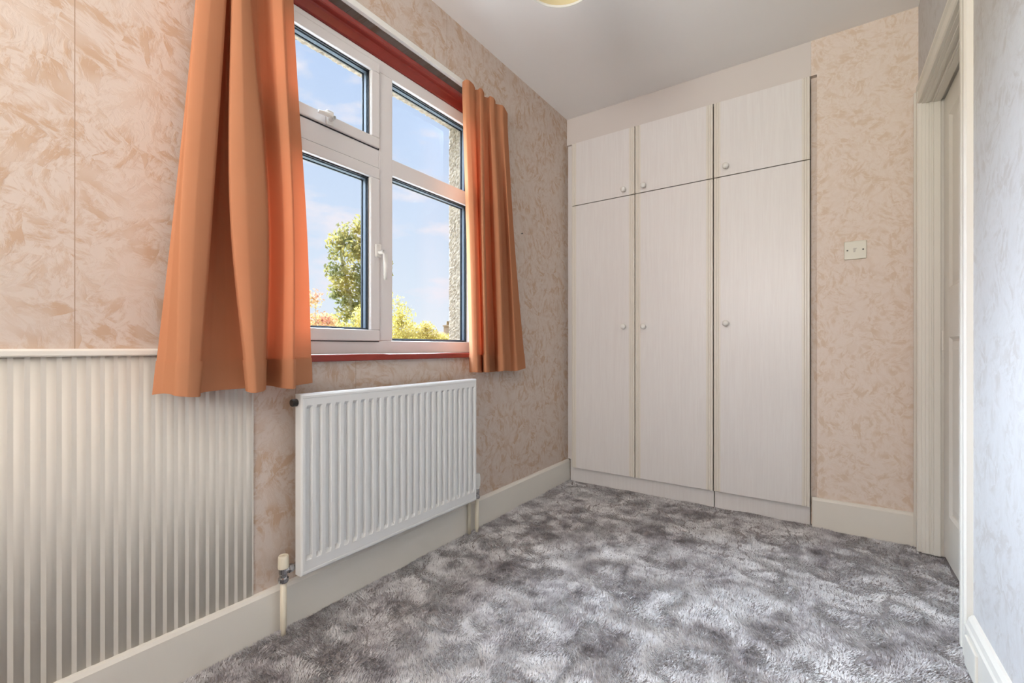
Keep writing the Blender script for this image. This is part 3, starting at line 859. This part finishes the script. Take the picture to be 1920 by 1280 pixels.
# ------------------------------------------------------------------ pendant lamp
LX, LY, LZ, LR = 0.682, 1.372, 2.150, 0.127
lamp = empty('pendant_lamp', (LX, LY, H)); tag(lamp, 'cream pendant lampshade with white rim under the ceiling', 'lamp')
bm = bmesh.new(); lathe(bm, [(0, H), (.042, H), (.040, H - .012), (.018, H - .024), (0, H - .026)], (LX, LY, 0), 'Z', 24)
obj('ceiling_rose', bm, M_plastic, lamp, True)
bm = bmesh.new(); tube(bm, [(LX, LY, H - .02), (LX, LY, LZ + .14)], .0035, 8)
obj('cord', bm, M_plastic, lamp)
bm = bmesh.new(); lathe(bm, [(LR, LZ + .006), (LR - .030, LZ + .16), (LR - .032, LZ + .16), (LR - .0025, LZ + .006), (LR, LZ + .006)], (LX, LY, 0), 'Z', 48)
shade = obj('lamp_shade', bm, M_shade, lamp, True)
bm = bmesh.new(); lathe(bm, [(LR + .0012, LZ), (LR + .0012, LZ + .008), (LR - .004, LZ + .008), (LR - .004, LZ), (LR + .0012, LZ)], (LX, LY, 0), 'Z', 48)
obj('rim', bm, M_plastic, shade)
bm = bmesh.new()
for i in range(3):
    a = 2 * PI * i / 3
    tube(bm, [(LX + .014 * math.cos(a), LY + .014 * math.sin(a), LZ + .14), (LX + (LR - .028) * math.cos(a), LY + (LR - .028) * math.sin(a), LZ + .152)], .0014, 6)
obj('spider', bm, M_plastic, shade)
bm = bmesh.new(); lathe(bm, [(0, LZ + .150), (.017, LZ + .150), (.018, LZ + .115), (.015, LZ + .105), (0, LZ + .105)], (LX, LY, 0), 'Z', 16)
obj('bulb_holder', bm, M_plastic, lamp, True)
bm = bmesh.new(); lathe(bm, [(0, LZ + .110), (.013, LZ + .108), (.014, LZ + .095), (.028, LZ + .065), (.030, LZ + .050), (.024, LZ + .030), (.012, LZ + .022), (0, LZ + .020)], (LX, LY, 0), 'Z', 20)
obj('bulb', bm, M_bulb, lamp, True)

# ------------------------------------------------------------------ garden and beyond
def leaf_mat(name, c1, c2, trans):
    m = bpy.data.materials.new(name); m.use_nodes = True
    n, l = m.node_tree.nodes, m.node_tree.links
    n.clear()
    o = N(n, 'ShaderNodeOutputMaterial'); d = N(n, 'ShaderNodeBsdfDiffuse'); t = N(n, 'ShaderNodeBsdfTranslucent'); x = N(n, 'ShaderNodeMixShader')
    tc_ = N(n, 'ShaderNodeTexCoord'); z = N(n, 'ShaderNodeTexNoise'); z.inputs['Scale'].default_value = 1.1; z.inputs['Detail'].default_value = 4
    l.new(tc_.outputs['Object'], z.inputs[0])
    r = N(n, 'ShaderNodeMapRange', clamp=True); r.inputs[1].default_value = .38; r.inputs[2].default_value = .62; l.new(z.outputs['Fac'], r.inputs[0])
    c = N(n, 'ShaderNodeMix', data_type='RGBA'); c.inputs[6].default_value = c1; c.inputs[7].default_value = c2
    l.new(r.outputs[0], c.inputs[0]); l.new(c.outputs[2], d.inputs[0]); l.new(c.outputs[2], t.inputs[0])
    x.inputs[0].default_value = trans
    l.new(d.outputs[0], x.inputs[1]); l.new(t.outputs[0], x.inputs[2]); l.new(x.outputs[0], o.inputs[0])
    return m
M_bark = mat('pale_bark', lin(196, 184, 164), .9, .1, var=.25, vscale=5)
M_lf_tree = leaf_mat('autumn_green_leaves', lin(116, 114, 76), lin(180, 158, 92), .45)
M_lf_yel = leaf_mat('yellow_hedge_leaves', lin(172, 152, 76), lin(194, 174, 104), .45)
M_lf_red = leaf_mat('red_shrub_leaves', lin(186, 126, 102), lin(186, 166, 102), .45)
def at(u, v, depth):
    a, b = (u - 960) / F, (HY - v) / F
    return Vector((CX + depth * (a * math.cos(YAW) - math.sin(YAW)), depth * (a * math.sin(YAW) + math.cos(YAW)), CAMZ + depth * b))
def leaves(blobs, n, size, seed):
    r = np.random.RandomState(seed)
    vol = np.array([b[1][0] * b[1][1] * b[1][2] for b in blobs]) ** .7; vol = vol / vol.sum()
    which = r.choice(len(blobs), n, p=vol)
    c = np.array([tuple(b[0]) for b in blobs])[which]; s = np.array([b[1] for b in blobs])[which]
    d = r.normal(size=(n, 3)); d /= np.linalg.norm(d, axis=1)[:, None]
    p = c + d * s * (r.rand(n, 1) ** .45)
    a = r.normal(size=(n, 3)); a /= np.linalg.norm(a, axis=1)[:, None]
    b = np.cross(a, r.normal(size=(n, 3))); b /= np.linalg.norm(b, axis=1)[:, None]
    L = size * r.uniform(.6, 1.3, (n, 1))
    v = np.stack([p - a * L, p + b * L * .5, p + a * L, p - b * L * .5], 1).reshape(-1, 3)
    me = bpy.data.meshes.new('foliage')
    me.from_pydata(v.tolist(), [], np.arange(4 * n).reshape(-1, 4).tolist())
    return me
GZ = -2.8
def tree(name, label, cat, base, trunks, blobs, n, size, m, seed, group=None):
    root = empty(name, base); tag(root, label, cat, group)
    for pts, r0 in trunks:
        k = len(pts)
        bm = bmesh.new(); tube(bm, pts, [r0 * (1 - .75 * i / (k - 1)) for i in range(k)], 8)
        obj('trunk', bm, M_bark, root, True)
    f = obj('foliage', leaves(blobs, n, size, seed), m, root); f['kind'] = 'stuff'
    return root
def blobs_px(spec, depth):
    out = []
    for u, v, ru, rv in spec:
        sc = depth / F
        out.append((at(u, v, depth), (ru * sc, ru * sc, rv * sc)))
    return out
dp = 22.0
g = at(668, 650, dp); base = Vector((g.x, g.y, GZ))
tr = [([base, at(667, 640, dp), at(660, 580, dp), at(650, 535, dp), at(640, 485, dp), at(645, 450, dp)], .16),
      ([base + Vector((.3, .1, 0)), at(678, 640, dp), at(674, 560, dp), at(680, 480, dp), at(682, 430, dp)], .15)]
tree('tall_tree', 'tall leaning green and gold tree outside the window', 'tree', base, tr,
     blobs_px([(680, 425, 22, 22), (650, 440, 26, 24), (628, 458, 18, 22), (665, 470, 40, 30), (700, 470, 30, 40), (625, 505, 17, 28), (650, 520, 30, 30), (690, 530, 36, 40), (638, 550, 24, 24), (672, 575, 34, 30), (645, 590, 20, 26), (716, 560, 22, 40), (715, 500, 22, 40)], dp), 3900, .120, M_lf_tree, 1)
dp = 15.0
g = at(655, 640, dp); base = Vector((g.x, g.y, GZ))
tree('garden_bush', 'pale yellow leafy bush in front of the tall tree', 'bush', base, [([base, at(655, 660, dp), at(660, 620, dp)], .05), ([base + Vector((.2, .1, 0)), at(675, 660, dp), at(680, 610, dp)], .04)],
     blobs_px([(640, 622, 40, 18), (680, 600, 22, 30), (690, 575, 10, 22), (665, 640, 50, 24), (610, 625, 30, 16), (612, 600, 22, 14)], dp), 5200, .045, M_lf_yel, 2)
dp = 12.0
g = at(585, 640, dp); base = Vector((g.x, g.y, GZ))
tree('red_shrub', 'russet leafed shrub seen past the curtain edge', 'shrub', base, [([base, at(585, 660, dp), at(592, 600, dp), at(590, 555, dp)], .03), ([base + Vector((.15, .1, 0)), at(605, 660, dp), at(612, 610, dp), at(618, 590, dp)], .025)],
     blobs_px([(590, 560, 16, 20), (600, 600, 28, 18), (585, 615, 30, 22), (620, 605, 18, 14)], dp), 900, .045, M_lf_red, 3)
dp = 13.0
g = at(780, 640, dp); base = Vector((g.x, g.y, GZ))
tree('yellow_hedge', 'rounded yellow hedge below the window view', 'hedge', base, [([base, at(780, 660, dp), at(780, 630, dp)], .06), ([base + Vector((.3, .2, 0)), at(800, 660, dp), at(800, 615, dp)], .05)],
     blobs_px([(760, 628, 36, 28), (800, 628, 24, 22), (798, 612, 13, 12), (775, 650, 70, 26), (830, 640, 30, 16), (750, 605, 14, 26)], dp), 9000, .035, M_lf_yel, 4)
dp = 16.0
g = at(745, 640, dp); base = Vector((g.x, g.y, GZ))
tree('sapling', 'thin feathery sapling rising behind the yellow hedge', 'tree', base, [([base, at(748, 640, dp), at(752, 590, dp), at(744, 556, dp)], .03), ([base + Vector((.1, .1, 0)), at(758, 620, dp), at(764, 590, dp), at(772, 572, dp)], .02)],
     blobs_px([(746, 570, 16, 18), (760, 590, 20, 16), (742, 600, 14, 18)], dp), 420, .045, M_lf_yel, 6)
# distant house with a chimney
M_brick = mat('pale_brick', lin(150, 128, 108), .9, .1, var=.12, vscale=3)
M_tile = mat('tan_roof_tile', lin(140, 116, 84), .9, .1, var=.15, vscale=2)
dp = 42.0
hc = at(838, 651, dp)
house = empty('distant_house', (hc.x, hc.y, GZ)); tag(house, 'distant house with tan tiled roof and chimney', 'house')
hx, hy_ = hc.x, hc.y
obj('walls', B(((hx - 3.5, hy_ - 3, GZ), (hx + 3.5, hy_ + 3, 0.9))), M_brick, house)
obj('roof', prism(bmesh.new(), [(hx - 3.9, .8), (hx + 3.9, .8), (hx, 2.35)], 'Y', hy_ - 3.3, hy_ + 3.3), M_tile, house)
cp = at(842, 618, dp)
obj('chimney', B(((cp.x - .35, cp.y - .35, 1.2), (cp.x + .35, cp.y + .35, 3.0)), ((cp.x - .42, cp.y - .42, 2.85), (cp.x + .42, cp.y + .42, 2.97))), M_brick, house)
for s in (-.17, .17):
    bm = bmesh.new(); lathe(bm, [(0, 2.98), (.13, 2.98), (.10, 3.35), (0, 3.35)], (cp.x + s, cp.y, 0), 'Z', 10)
    obj('chimney_pot', bm, M_tile, house)
